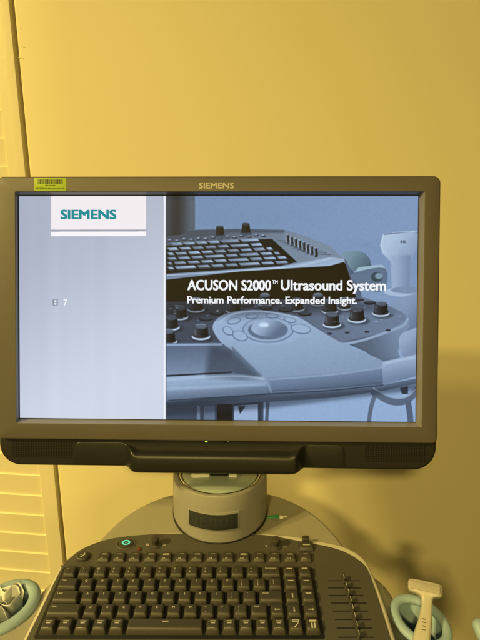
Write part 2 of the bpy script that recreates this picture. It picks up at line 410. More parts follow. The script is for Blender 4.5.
# gain sliders: slot lines and a knob on each
for i, (v, a, s, b) in enumerate(zip((.0226, .0132, .0038, -.0056, -.0150, -.0245, -.0340, -.0437), (.0988, .0975, .0965, .0972, .0975, .0980, .0980, .0980), (.1165, .1172, .1178, .1182, .1182, .1184, .1184, .1178), (.1352, .1340, .1346, .1358, .1352, .1356, .1340, .1330))):
    k = MB(); k.add(*prism(rrect(a, b, v - .0006, v + .0006, .0005), HP - .001, HP + .00025, .0001, 2)); k.build('slider_slot', m_line, panel)
    k = keycap(.0038, .0074, .0068, .0006); flat(k, bar(-.0004, .0004, -.0024, .0024), .00685)
    o = k.build('slider_knob', [m_key, m_icon], panel, 35); o.location = (s, v, HP + .0002)

# ---- pedestal (upright turned drum standing in the rear of the panel)
ped_rot = Matrix.Rotation(R(-6.7), 4, 'X')
M_PED = Matrix.Translation((-.0265, .1395, 0)) @ ped_rot          # in the console frame; drum axis is plumb
k = MB()
k.add(*lathe([(.0630, -.022), (.0628, .030), (.0618, .0565), (.0606, .0585), (.0585, .0592), (.0560, .0585), (.0550, .0560), (.0545, .0500), (.030, .0490)], 96))
ped = k.build('pedestal', m_ped, con, M=M_PED)
def torus(rt, r, zc, n=96, m=10):
    rings = [[((rt + r * math.cos(b)) * math.cos(a), (rt + r * math.cos(b)) * math.sin(a), zc + r * math.sin(b)) for b in [2 * math.pi * j / m for j in range(m)]] for a in [2 * math.pi * i / n for i in range(n + 1)]]
    return loft(rings, False, False)
k = MB(); k.add(*torus(.0530, .0018, .0555)); k.build('chrome_ring', m_chrome, ped)
k = MB(); k.add(*lathe([(.0640, -.0005), (.0640, .0030), (.0633, .0036)], 96, cap0=False, cap1=False)); s = k.build('seat_ring', m_black, ped)
s.rotation_euler = (R(6.7), 0, 0); s.location = (0, 0, -.0082 + .0085)
# smoked plastic dome on its top, under the neck
m_smoke = mat('smoked_cover', (.36, .43, .40), .14, spec=.6, trans=.15)
k = MB(); k.add(*lathe([(.0510, .0505), (.0500, .0560), (.0450, .0590), (.0330, .0605), (.015, .0612)], 72, cap0=False)); k.build('smoked_cover', m_smoke, ped)
k = MB(); k.add(*prism(rrect(-.0115, .0115, -.020, .030, .004), .059, .120, .002)); k.build('neck', m_black, ped)
for (a, b) in ((-.036, -.0125), (.0125, .0225)):
    k = MB(); k.add(*prism(rrect(a, b, -.022, -.012, .001), .0600, .0665, .0006)); k.build('white_tab', m_white, ped)
# curved badge window on the front of the drum
def patch(a0, a1, z0, z1, r, n=20, depth=.001):
    outer = [(r, z) for z in (z0, z1)]
    rings = []
    for i in range(n + 1):
        a = R(a0 + (a1 - a0) * i / n)
        rings.append([(rr * math.sin(a), -rr * math.cos(a), z) for rr, z in ((r - depth, z0), (r - .0002, z0), (r, z0 + .0004), (r, z1 - .0004), (r - .0002, z1), (r - depth, z1))])
    return loft(rings)
k = MB(); k.add(*patch(-36.5, 24, .0125, .0375, .0640, depth=.003)); fr = k.build('badge_frame', m_ped, ped)
k = MB(); k.add(*patch(-34.5, 21.8, .0145, .0352, .0646, depth=.003)); k.build('badge', m_window, ped)
k = MB()
for (a, b, c, d) in ((-25, -23.4, .018, .031), (-20, -18.4, .018, .031), (-18.4, -13, .0292, .031), (-18.4, -13, .0240, .0256), (-18.4, -13, .018, .0197), (-8.5, -7, .018, .031), (-7, -2, .0292, .031), (-3.4, -2, .018, .031), (2.2, 3.8, .018, .031), (9, 10.5, .018, .031)):
    k.add(*patch(a, b, c, d, .0647, 4, .0004))
k.build('badge_etching', m_etch, ped)

# ---- transducer holders at the sides
def holder(u, v, h, ra, rb, tr, depth, rot=0):
    k = MB(); n = 56; rings = []
    # outer wall, rolled rim, inner wall, inside floor: a closed shell
    prof = [(-.35, -depth), (-.02 + .0, -.012)]
    P = []
    P.append((-.012, -depth)); P.append((-.0035, -.020))
    for a in range(-100, 261, 24): P.append((-tr + tr * math.cos(R(a)), tr * math.sin(R(a)) * .85))
    P.append((-2 * tr - .001, -.018)); P.append((-2 * tr - .008, -depth + .004))
    for off, z in P:
        rings.append([((ra + off) * math.cos(t), (rb + off) * math.sin(t), z) for t in [2 * math.pi * i / n for i in range(n)]])
    k.add(*loft(rings)); o = k.build('transducer_holder', m_teal, con, 60)
    o.location = (u, v, h); o.rotation_euler = (0, 0, R(rot)); return o
lu, lv = pan(3.5, 604.5, -.005); ru, rv = pan(421, 618, -.005)
hl = holder(lu, lv, -.0095, .0385, .0320, .0064, .060, 47)
hr = holder(ru, rv, -.0095, .0335, .0275, .0052, .070, -58)
# the body is cut away where the holders sit in it
for (u_, v_, a_, b_, r_) in ((lu, lv, .0380, .0315, 47), (ru, rv, .0330, .0270, -58)):
    k = MB(); k.add(*loft([[(a_ * math.cos(t), b_ * math.sin(t), z_) for t in [2 * math.pi * i / 48 for i in range(48)]] for z_ in (-.12, .03)]))
    cut = k.build('holder_cut', m_deck); cut.matrix_world = M_PAN @ Matrix.Translation((u_, v_, 0)) @ Matrix.Rotation(R(r_), 4, 'Z')
    bo = lower_body.modifiers.new('cut', 'BOOLEAN'); bo.operation = 'DIFFERENCE'; bo.object = cut; bo.solver = 'EXACT'
    dg = bpy.context.evaluated_depsgraph_get(); dg.update()
    me = bpy.data.meshes.new_from_object(lower_body.evaluated_get(dg))
    lower_body.modifiers.clear(); lower_body.data = me
    cm = cut.data; bpy.data.objects.remove(cut); bpy.data.meshes.remove(cm)
k = MB(); k.add(*tube(spline([(.262, -.075, -.05), (.258, -.055, -.030), (.250, -.036, -.012), (.2475, -.026, -.006), (.2485, -.0245, -.0055)], 6), .0062, 14)); k.build('cable_hook', m_teal, con)

# ================================================================== MONITOR
mo = thing('display_monitor', 'widescreen grey monitor showing a blue system start screen, standing above the keyboard', 'monitor', M_MON)
def P3(mbv): return mbv
# back housing; its dark chin shows below the bezel
k = MB(); ho = ccw(rrect(-.2622, .2622, -.1905, .1565, (.026, .026, .009, .009), 8)); hi = ccw(rrect(-.2430, .2430, -.1390, .1390, .003, 8))
rr_ = [[(p[0], .048 - .016 * (1 - math.cos(R(a))), p[1]) for p in inset(ho, .016 * (1 - math.sin(R(a))))] for a in (0, 18, 36, 54, 72, 90)]
rr_ += [[(p[0], -.0005 - .003 * math.sin(R(a)), p[1]) for p in inset(ho, .003 * (1 - math.cos(R(a))))] for a in (0, 22, 45, 68, 90)]
rr_ += [[(p[0], -.0035, p[1]) for p in hi], [(p[0], .006, p[1]) for p in hi]]
k.add(*loft(rr_)); housing = k.build('housing', m_housing, mo)
k = MB(); k.add(*prism(rrect(-.12, .12, -.11, .10, .02, 5), .075, .040, .006, 4, ax='y')); k.build('rear_bulge', m_housing, housing)
# bezel frame with a sloped inner lip
def ringframe(outer, rings_in):
    return None
seg = 6
oo = ccw(rrect(-.2606, .2606, -.1573, .1550, (.006, .006, .0085, .0085), seg))
def to(ps, y): return [(p[0], y, p[1]) for p in ps]
i1 = ccw(rrect(-.2375, .2420, -.1379, .1368, .0012, seg)); i2 = ccw(rrect(-.2391, .2391, -.1350, .1350, .0008, seg))
rings = [to(oo, -.0030), to(oo, -.0078)] + [to(inset(oo, .0022 * (1 - math.cos(R(a)))), -.0078 - .0022 * math.sin(R(a))) for a in (30, 60, 90)] + [to(inset(i1, -.0005), -.0100), to(i1, -.0096)]
k = MB(); k.add(*loft(rings, False, False)); bez = k.build('bezel', m_bezel, mo, 32)
m_lip_lit = mat('bezel_lip_lit', (.20, .185, .155), .38)  # paler than the bezel, painting in the light its right side catches
k = MB(); k.add(*loft([to(i1, -.0096), to(i2, -.0008), to(i2, .003)], False, False)); k.build('bezel_lip', m_lip_lit, bez, 32)
# ---------------- the picture on the screen, drawn here pixel by pixel as a flat picture
W, H = .476, .476 * 9 / 16
PW, PH = 1600, 900
yy, xx = np.mgrid[0:PH, 0:PW].astype(np.float32)
img = np.zeros((PH, PW, 3), np.float32)
def S(p):
    """place on the screen (picture pixels, row 0 at the top) of a place in the photographed picture"""
    x, z = mon(*p); return ((x + W / 2) / W * PW, (.5 - z / H) * PH)
def blur(a, r):
    r = int(round(r))
    if r < 1: return a
    k = np.exp(-.5 * (np.arange(-3 * r, 3 * r + 1) / r) ** 2); k /= k.sum()
    for ax in (0, 1):
        pad = [(3 * r, 3 * r) if i == ax else (0, 0) for i in range(a.ndim)]; b = np.pad(a, pad, mode='edge'); o = np.zeros_like(a)
        for i, w_ in enumerate(k): o += w_ * (b[i:i + a.shape[0]] if ax == 0 else b[:, i:i + a.shape[1]])
        a = o
    return a
def mask(pts):
    P = np.array([S(p) for p in pts]); x0, y0 = np.maximum(P.min(0) - 3, 0).astype(int); x1, y1 = np.minimum(P.max(0) + 4, (PW, PH)).astype(int)
    if x1 <= x0 or y1 <= y0: return None
    acc = np.zeros((y1 - y0, x1 - x0), np.float32)
    for dy in (.25, .75):
        for dx in (.25, .75):
            X_ = xx[y0:y1, x0:x1] + dx; Y_ = yy[y0:y1, x0:x1] + dy; ins = np.zeros(X_.shape, bool)
            for i in range(len(P)):
                (ax, ay), (bx, by) = P[i - 1], P[i]
                if ay == by: continue
                c = ((ay > Y_) != (by > Y_)) & (X_ < (bx - ax) * (Y_ - ay) / (by - ay) + ax); ins ^= c
            acc += ins
    return acc / 4, x0, y0, x1, y1
def fill(pts, c0, c1=None, g=None, smooth=False, soft=0, op=1):
    """c0 -> c1 along the line g = (p, q)"""
    if smooth: pts = spline(pts, 6, True)
    m = mask(pts)
    if m is None: return
    a, x0, y0, x1, y1 = m
    if soft: a = blur(a, soft)
    c0 = np.array(c0, np.float32)
    if c1 is None: c = c0[None, None]
    else:
        p = np.array(S(g[0])); q = np.array(S(g[1])); d = q - p
        t = np.clip(((xx[y0:y1, x0:x1] - p[0]) * d[0] + (yy[y0:y1, x0:x1] - p[1]) * d[1]) / (d @ d), 0, 1)[..., None]
        t = t * t * (3 - 2 * t); c = c0 * (1 - t) + np.array(c1, np.float32) * t
    v = img[y0:y1, x0:x1]; v[:] = v * (1 - a[..., None] * op) + c * a[..., None] * op
def ell(cx, cy, rx, ry, c0, c1=None, g=None, rot=0, **kw):
    ca, sa = math.cos(R(rot)), math.sin(R(rot))
    fill([(cx + rx * math.cos(t) * ca - ry * math.sin(t) * sa, cy + rx * math.cos(t) * sa + ry * math.sin(t) * ca) for t in [2 * math.pi * i / 28 for i in range(28)]], c0, c1, g, **kw)
def line(pts, w, c, smooth=True, **kw):
    P = [Vector(p) for p in (spline(pts, 6) if smooth and len(pts) > 2 else pts)]
    L, Rr = [], []
    for i, p in enumerate(P):
        t = (P[min(i + 1, len(P) - 1)] - P[max(0, i - 1)]).normalized(); n = Vector((-t.y, t.x)) * w / 2
        L.append(tuple(p + n)); Rr.append(tuple(p - n))
    fill(L + Rr[::-1], c, **kw)
def BOX(x0, y0, x1, y1): return [(x0, y0), (x1, y0), (x1, y1), (x0, y1)]

fill(BOX(166, 185, 430, 435), (114, 136, 172), (128, 146, 182), ((190, 200), (420, 240)))                    # backdrop
fill(BOX(166, 240, 430, 435), (122, 142, 178), (144, 164, 200), ((300, 240), (300, 420)), soft=12)
# stand column behind the keyboard
fill([(164, 190), (195, 190), (195, 229), (190, 233), (180, 236), (164, 238)], (40, 47, 58), (84, 95, 112), ((176, 210), (193, 210)))
fill([(164, 190), (176, 190), (176, 240), (164, 240)], (66, 74, 88), (42, 49, 60), ((166, 210), (176, 210)), op=.8)
# upper console deck
fill([(164, 237), (180, 235), (194, 230), (240, 229), (285, 230), (305, 236), (330, 246), (343, 258), (346, 264), (330, 267), (164, 281)], (78, 88, 106), (122, 134, 156), ((180, 250), (325, 250)))
fill([(164, 237), (180, 235), (194, 230), (240, 229), (285, 230), (284, 233), (230, 233), (190, 238), (164, 243)], (66, 76, 92), op=.7, soft=2)
fill([(164, 246), (240, 240), (272, 239), (297, 262), (280, 266), (164, 274)], (22, 25, 32))
rk = random.Random(11)
for r in range(6):
    ya = 243.0 + 4.75 * r; xe = 257 + r * 6.9; k0 = 12.4 + r * .3; x = 158 - (r * 4.7) % 12
    while x < xe - 4:
        x2 = min(x + k0 * (1.6 if rk.random() < .12 else 1) - 2.4, xe); yb = lambda q: ya - .052 * (q - 168); sk = 2.6
        g_ = rk.uniform(.86, 1.12); xa_ = max(x, 166.8)
        if x2 > 168:
            fill([(xa_ + sk, yb(xa_) + 2.3), (x2 + sk, yb(x2) + 2.3), (x2 + sk + .4, yb(x2) + 3.9), (xa_ + sk + .2, yb(xa_) + 3.9)], (52, 60, 74))
            fill([(xa_, yb(xa_)), (x2, yb(x2)), (x2 + sk, yb(x2) + 2.4), (xa_ + sk, yb(xa_) + 2.4)], [c_ * g_ for c_ in (112, 126, 150)], [c_ * g_ for c_ in (140, 154, 180)], ((xa_, yb(xa_)), (x2, yb(x2) + 2)))
        x += k0 if x2 - x < k0 else x2 - x + 2.4
for i in range(14):
    ell(170 + i * 7.2, 240.5 - i * .42 + (i % 2), 2.6, 1.2, (58, 66, 80)); ell(169.5 + i * 7.2, 239.6 - i * .42 + (i % 2), 1.6, .7, (138, 152, 178))
for (x, y, s) in ((220, 231, 1), (246, 228.5, 1.05)):
    ell(x, y + 5 * s, 6.2, 2.0, (70, 80, 97)); fill([(x - 3.6 * s, y - 4 * s), (x + 3.2 * s, y - 4.6 * s), (x + 4.4 * s, y + 4 * s), (x - 4.4 * s, y + 4.4 * s)], (40, 42, 50), (22, 23, 30), ((x - 4, y), (x + 4, y))); ell(x - .4, y - 4.2 * s, 3.4 * s, 1.2 * s, (66, 72, 86))
for i in range(8):
    x = 287 + i * 4.0; y = 239 + i * 1.9
    line([(x - 10, y + 1.5), (x + 16, y + 2.4)], .8, (86, 96, 116)); 
    fill([(x - 1.8, y - 3), (x - .6, y - 5.4), (x + 1.2, y - 5), (x + 2.4, y - 1), (x + 2.8, y + 4), (x + .4, y + 5), (x - 1, y + 3)], (98, 106, 124), (28, 32, 40), ((x - 1.6, y), (x + 2.4, y)), smooth=True); line([(x - 1.2, y - 3.6), (x - .6, y + 3)], .9, (158, 168, 190)); ell(x + .2, y - 4.6, 1.2, .8, (150, 160, 182))
# its pale front lip, and the black recess under it
fill([(164, 274), (285, 266), (330, 257), (344, 259), (346, 265), (330, 267), (240, 272), (164, 281)], (116, 130, 156), (150, 165, 192), ((170, 270), (330, 262)))
fill([(164, 280), (240, 271.5), (330, 266), (344, 262), (350, 270), (356, 292), (358, 300), (300, 302), (164, 304)], (24, 20, 17))
fill([(344, 259), (350, 262), (360, 288), (362, 298), (356, 297)], (84, 96, 120))
# holder and probe at right
fill([(342, 254), (350, 251), (362, 252), (369, 258), (371, 266), (366, 270), (352, 270), (347, 262)], (118, 142, 160), (80, 102, 120), ((345, 252), (370, 270)), smooth=True)
fill([(358, 268), (370, 266), (382, 265), (384, 270), (372, 275), (358, 274)], (150, 172, 190), smooth=True)
fill([(352, 274), (384, 268), (386, 286), (376, 292), (358, 284)], (96, 112, 138), smooth=True)
ell(377, 277, 6, 5, (58, 78, 92)); ell(379, 276, 4, 3, (120, 142, 160))
fill([(383, 234), (412, 231), (418, 234), (418, 245), (414, 254), (411, 262), (411, 292), (391, 292), (391, 262), (383, 254), (380, 245)], (170, 184, 208), (134, 148, 180), ((384, 240), (416, 262)), smooth=False, soft=1)
fill([(391, 256), (411, 255), (410, 290), (392, 291)], (150, 165, 194), (120, 136, 168), ((392, 270), (411, 270)), soft=2)
line([(384, 234.5), (412, 231.5)], .9, (102, 114, 142)); fill(BOX(400.5, 240.5, 402.3, 243.2), (92, 104, 130)); fill(BOX(403, 240.5, 405.6, 243.2), (92, 104, 130))
ell(406, 292, 22, 5, (160, 175, 202)); ell(408, 290, 17, 3.6, (122, 138, 168))
fill([(392, 300), (420, 292), (420, 350), (405, 348), (399, 330)], (130, 146, 176), (104, 120, 150), ((395, 310), (418, 330)), soft=2)
# lower console: knob field
fill([(164, 302), (240, 300), (330, 299), (362, 297), (384, 304), (402, 312), (408, 318), (404, 326), (390, 332), (345, 344), (300, 352), (164, 352)], (66, 74, 92), (108, 121, 148), ((170, 310), (400, 322)))
fill([(343, 342), (390, 331), (408, 318), (410, 326), (402, 336), (398, 352), (404, 366), (382, 368), (366, 352)], (86, 98, 120), (120, 135, 164), ((360, 350), (405, 330)))
line([(330, 346), (360, 341), (390, 331), (404, 325), (408, 318)], 2.6, (140, 156, 184))
fill([(400, 336), (410, 330), (420, 330), (420, 360), (408, 362), (400, 350)], (148, 163, 192), (120, 134, 164), ((400, 335), (418, 355)), smooth=True)
def kn(x, y, s=1, top=(74, 82, 98)):
    ell(x + 2, y + 6.5 * s, 10 * s, 3.4 * s, (40, 46, 58), soft=4, op=.6); ell(x, y + 5.2 * s, 8.4 * s, 3.2 * s, (178, 190, 212)); ell(x, y + 4.2 * s, 7.6 * s, 2.6 * s, (52, 58, 70))
    fill([(x - 6 * s, y - 4 * s), (x + 6 * s, y - 4 * s), (x + 6.6 * s, y + 4 * s), (x + 3 * s, y + 6 * s), (x - 3 * s, y + 6 * s), (x - 6.6 * s, y + 4 * s)], (62, 64, 74), (24, 25, 32), ((x - 6, y), (x + 6, y)))
    ell(x, y - 4 * s, 6 * s, 2.5 * s, top); ell(x, y - 4.2 * s, 4.4 * s, 1.6 * s, (104, 114, 134), op=.6); line([(x - 5 * s, y - 2 * s), (x - 5.2 * s, y + 4 * s)], 1.2 * s, (112, 118, 134), soft=2, op=.7); line([(x - 4.5 * s, y - 5.6 * s), (x, y - 6.3 * s), (x + 4.5 * s, y - 5.6 * s)], .8, (150, 160, 180), op=.7)
for (x, y, s) in ((196, 304, 1.05), (180, 312, 1.0), (171, 322, 1.05), (234, 306, .95), (265, 299, .9), (297, 304, .95), (318, 299, .9), (330, 306, 1.0), (345, 303, .9)): kn(x, y, s)
for (x, y, s) in ((201, 331, 1.1), (168, 336, 1.1), (332, 319, 1.1), (357, 314, 1.1), (381, 308, 1.05)): kn(x, y, s)
for (x, y, rx, ry) in ((217, 312, 7, 2.6), (206, 318, 7, 2.4), (246, 304, 8, 2.6), (286, 309, 7.5, 2.6), (305, 313, 7, 2.3), (266, 307, 7, 2.2), (356, 299, 8, 1.6), (370, 302, 6, 1.8)):
    ell(x, y + 1, rx, ry, (36, 40, 50)); ell(x, y, rx - 1, ry - .6, (70, 79, 96))
ell(217.5, 311, 1.2, .8, (225, 232, 240))
# paddle with trackball
pad = [(213, 330), (217, 319), (230, 312.5), (250, 310), (275, 312), (298, 317), (316, 328), (340, 342), (368, 354), (384, 362), (386, 368), (383, 384), (330, 389), (272, 393), (267, 388), (263, 378), (246, 364), (226, 348)]
fill(pad, (146, 163, 192), (128, 145, 174), ((290, 320), (300, 392)), smooth=True)
fill([(268, 378), (330, 374), (384, 367), (383, 385), (330, 390), (272, 393)], (112, 128, 158), (86, 100, 126), ((320, 374), (322, 392)), soft=3)
fill([(216, 322), (232, 314), (256, 312), (284, 316), (300, 325), (300, 337), (280, 344), (245, 344), (222, 338)], (148, 166, 198), smooth=True, soft=4, op=.7)
ell(268, 330, 26, 13, (112, 128, 158)); ell(268, 329.6, 24.5, 12, (142, 159, 190)); ell(268, 330, 20, 9.6, (96, 111, 138)); ell(268, 328, 17, 8.6, (150, 166, 196), (92, 106, 134), ((262, 322), (278, 337)))
ell(264, 325, 5, 2.2, (190, 204, 226), soft=3)
for (x, y, rx, ry, ro) in ((234, 321, 7, 3.4, -12), (252, 316.5, 6.5, 2.6, -4), (272, 316, 6.5, 2.6, 3), (290, 320, 6.5, 3, 12), (301, 329, 10, 5, 8), (240, 336, 8, 5, 20), (228, 331, 6, 4, 30)):
    ell(x, y, rx, ry, (102, 118, 148), rot=ro); ell(x, y - .3, rx - .9, ry - .8, (150, 168, 198), rot=ro)
# left front step, bumper tube, underside
fill([(164, 343), (222, 343), (236, 354), (236, 372), (164, 378)], (92, 106, 132), (118, 133, 162), ((180, 345), (180, 376)))
line([(164, 345), (222, 344.5)], 2.2, (138, 153, 182)); line([(164, 376), (232, 372.5)], 1.6, (44, 52, 68), smooth=False)
fill([(232, 346), (262, 376), (264, 382), (232, 372)], (110, 126, 154))
fill([(164, 377), (232, 373), (262, 377), (268, 386), (271, 393), (164, 402)], (146, 163, 193), (92, 106, 132), ((200, 380), (202, 401)))
fill([(164, 402), (271, 393), (330, 390), (383, 385), (418, 378), (418, 383), (383, 391), (330, 398), (240, 404), (164, 409)], (62, 74, 94), (92, 106, 132), ((220, 398), (222, 408)))
line([(168, 400.5), (271, 394), (330, 390.5), (384, 385)], .9, (52, 62, 80))
fill([(382, 362), (418, 354), (418, 376), (383, 385)], (150, 165, 194), (112, 126, 156), ((395, 358), (400, 382)))
# below: stand, feet, backdrop between
fill([(164, 408), (262, 402), (262, 430), (164, 430)], (70, 82, 104), (52, 62, 82), ((168, 415), (258, 415)))
fill(BOX(197, 406, 200, 430), (112, 126, 154)); fill(BOX(204, 406, 215, 430), (96, 110, 136)); fill(BOX(217, 404, 232, 430), (26, 28, 36))
fill([(234, 406), (258, 404), (258, 430), (234, 430)], (150, 166, 200)); fill([(238, 406), (246, 406), (240, 414)], (48, 56, 72)); line([(262, 402), (262, 430)], 3, (66, 78, 98)); line([(268, 402), (266, 430)], 3.4, (84, 96, 120))
line([(376, 392), (371, 408), (368, 430)], 4.2, (96, 108, 132)); line([(372, 391), (390, 401), (405, 401), (416, 392), (420, 386)], 7, (92, 104, 128)); line([(373, 388), (390, 397), (405, 397.5), (416, 389)], 1.4, (142, 156, 184)); line([(408, 402), (410, 415), (411, 430)], 6, (88, 99, 124))
fill([(400, 388), (408, 386), (408, 394), (402, 394)], (58, 66, 84))
# soft contact shading, then the grade and grain of the shown photograph
fill([(164, 300), (330, 296), (400, 310), (330, 312), (164, 320)], (20, 24, 32), soft=14, op=.45)
fill([(210, 345), (232, 350), (262, 378), (240, 380), (205, 376)], (40, 48, 62), soft=10, op=.5)
fill([(164, 404), (271, 396), (384, 388), (418, 382), (418, 390), (271, 408), (164, 416)], (36, 44, 58), soft=7, op=.5)
line([(269, 379.5), (330, 375), (384, 367.5)], 1.3, (158, 174, 200), soft=2, op=.7)
line([(219, 323), (232, 314.5), (254, 311), (276, 313), (298, 318)], 1.2, (176, 192, 216), soft=2, op=.7)
line([(166, 380), (232, 376), (264, 379)], 1.6, (176, 190, 214), soft=3, op=.7)
line([(166, 275.5), (285, 267.5), (330, 258.6)], .9, (176, 190, 214), op=.8)
rt = random.Random(21)
for i in range(60):
    x = rt.uniform(168, 398); y = rt.uniform(301, 322)
    if not (210 < x < 325 and y > 308): line([(x, y), (x + rt.uniform(1.5, 4), y + rt.uniform(-.2, .4))], .55, (168, 180, 204), op=.55)
for i in range(4): ell(330 + i * 19 + rt.uniform(-2, 2), 335 - i * 1.6 + rt.uniform(-2, 1), 2.6, 1.1, (52, 60, 76)); 
line([(166, 389), (232, 386), (266, 384)], 2.6, (168, 184, 212), soft=4, op=.6)
line([(384, 364), (400, 360), (417, 357)], 1.6, (176, 190, 214), soft=3, op=.7)
line([(272, 391.2), (330, 387.6), (383, 382.6)], .9, (74, 88, 112), op=.8)
line([(392, 232.6), (417, 231.2)], .8, (196, 208, 228), op=.7); line([(383.5, 235), (381, 246), (384, 254)], .8, (190, 202, 224), op=.6)
img[:] = blur(img, 1)
img += (img - blur(img, 5)) * .32
rg = np.random.default_rng(4)
gy = img.mean(2, keepdims=True)
img[:] = (gy * .10 + img * .90)
img[:] = (img - 118) * 1.15 + 117
img *= np.array((.955, 1.005, 1.01), np.float32)
gn = rg.normal(0, 1, (PH // 2, PW // 2)).astype(np.float32); gn = blur(gn, 1); gn = np.kron(gn, np.ones((2, 2), np.float32))
img += (gn * 4.5)[..., None]
fill(BOX(10, 185, 166, 435), (168, 177, 197), (206, 215, 231), ((40, 205), (140, 395)))                     # left field
vb = np.zeros(PW, np.float32)
for i in range(26): vb += rg.uniform(-1, 1) * np.exp(-((np.arange(PW) - rg.uniform(0, 600)) / rg.uniform(8, 40)) ** 2)
img += vb[None, :, None] * 1.6
# flat page furniture: white rule and title card
fill(BOX(163.8, 185, 165.8, 435), (236, 240, 250)); fill(BOX(165.8, 185, 166.6, 435), (50, 55, 66), op=.6)
fill([(51, 185), (146, 185), (146, 229.6), (51, 229.8)], (240, 234, 240)); fill([(51, 231.6), (146, 231.4), (146, 236), (51, 236.2)], (246, 244, 250)); fill([(51, 229.8), (146, 229.6), (146, 231.4), (51, 231.6)], (150, 154, 172))
for c_ in ((52.8, 299.4, 57.8, 305.6),): fill(BOX(*c_), (126, 134, 154))
fill(BOX(54.4, 300.2, 56.6, 302.0), (246, 248, 255)); fill(BOX(54.4, 303.0, 56.6, 304.8), (246, 248, 255))
img[:] = blur(img, 1)
c = np.clip(img / 255, 0, 1); out = np.ones((PH, PW, 4), np.float32); out[..., :3] = c[::-1]
pic = bpy.data.images.new('start_screen', PW, PH, alpha=False); pic.pixels.foreach_set(out.ravel()); pic.update(); pic.pack()
m_screen = bpy.data.materials.new('lit_screen'); m_screen.use_nodes = True
nt = m_screen.node_tree; b = nt.nodes['Principled BSDF']; ti = nt.nodes.new('ShaderNodeTexImage'); ti.image = pic; ti.interpolation = 'Cubic'; ti.extension = 'EXTEND'
b.inputs['Base Color'].default_value = (.01, .01, .012, 1); b.inputs['Roughness'].default_value = .4; b.inputs['Specular IOR Level'].default_value = .08
nt.links.new(ti.outputs['Color'], b.inputs['Emission Color']); b.inputs['Emission Strength'].default_value = 1.0
def screen_quad(name, x0, x1, z0, z1, y, m, parent):
    me = bpy.data.meshes.new(name); me.from_pydata([(x0, y, z0), (x1, y, z0), (x1, y, z1), (x0, y, z1)], [], [(0, 1, 2, 3)]); me.materials.append(m)
    uv = me.uv_layers.new(name='UVMap')
    for l, q in zip(uv.data, ((0, 0), (1, 0), (1, 1), (0, 1))): l.uv = q
    return link(name, me, parent)
k = MB(); k.add(*box(-.2415, .2415, .0006, .004, -.1372, .1372)); sb = k.build('screen_border', m_black, mo)
scr = screen_quad('screen', -W / 2, W / 2, -H / 2, H / 2, 0, m_screen, mo)
m_txt = mat('screen_white', (.01, .01, .01), .6, spec=.05, emit=lin(244, 247, 252), estr=.98)
m_txtteal = mat('screen_teal', (.01, .01, .01), .6, spec=.05, emit=lin(10, 142, 152), estr=.95)
def heavy(k, s, x0, x1, zb, zc, wx, wz, y, res=4):
    """bold lettering: the strokes are thickened by copies set a hair apart in depth"""
    n = 0
    for dx in (0, .5, 1):
        for dz in (0, 1):
            v, f = text_fit(s, x0 + dx * wx, x1 - (1 - dx) * wx, zb + dz * wz, zc - (1 - dz) * wz, 0, res)
            k.add([(a, y - n * .00002, b_) for a, b_ in v], f); n += 1
def screen_text(name, s, p0, p1, m, w, y=-.0002):
    (x0, zb), (x1, zb2) = mon(*p0), mon(*p1); zc = mon(p0[0], p1[1])[1]
    k = MB(); heavy(k, s, x0, x1, zb, zc, w * (zc - zb), w * .5 * (zc - zb), y); return k.build(name, m, scr)
screen_text('screen_title', 'ACUSON S2000', (187.5, 290.2), (271.2, 280.0), m_txt, .075)
screen_text('screen_title', 'TM', (272.2, 283.8), (277.8, 280.2), m_txt, .05)
screen_text('screen_title', 'Ultrasound System', (280.8, 290.2), (386, 280.0), m_txt, .075)
screen_text('screen_subtitle', 'Premium Performance. Expanded Insight.', (187.3, 303.4), (357, 296.2), m_txt, .075)
screen_text('screen_logo', 'SIEMENS', (60.5, 219.2), (116.5, 209.8), m_txtteal, .13)
screen_text('screen_digit', '7', (63.6, 305.6), (67.4, 299.4), m_txt, .05)

# logo print on the bezel, sticker, chin details, handle
(x0, zb), (x1, zc) = mon(199, 188.7, -.01), mon(234, 182.6, -.01)
k = MB(); heavy(k, 'SIEMENS', x0, x1, zb, zc, .09 * (zc - zb), .05 * (zc - zb), -.0102, 3); k.build('brand_lettering', m_gold, bez)
(sx0, sz1), (sx1, sz0) = mon(34.4, 177.4, -.01), mon(66.6, 190.9, -.01)
k = MB(); k.add(*prism(rrect(sx0, sx1, sz0, sz1 - .0006, .0006), -.0100, -.0103, .0001, 2, ax='y')); stk = k.build('barcode_sticker', m_sticker, mo)
k = MB(); sw = sx1 - sx0; sh = sz1 - sz0
x = sx0 + sw * .11
rb = random.Random(3)
while x < sx0 + sw * .88:
    w_ = rb.choice((.0004, .0006, .0009, .0012)); k.add([(x, -.01042, sz0 + sh * .50), (x + w_, -.01042, sz0 + sh * .50), (x + w_, -.01042, sz0 + sh * .85), (x, -.01042, sz0 + sh * .85)], [(0, 1, 2, 3)]); x += w_ + rb.choice((.0004, .0005, .0008))
for (a, b_, z_) in ((.34, .66, .38), (.06, .38, .14), (.42, .92, .14), (.06, .30, .24)):
    x = sx0 + sw * a
    while x < sx0 + sw * b_:
        w_ = rb.uniform(.0006, .0016); k.add([(x, -.01042, sz0 + sh * z_), (x + w_, -.01042, sz0 + sh * z_), (x + w_, -.01042, sz0 + sh * (z_ + .055)), (x, -.01042, sz0 + sh * (z_ + .055))], [(0, 1, 2, 3)]); x += w_ + .0004
k.build('barcode_print', m_ink, stk)

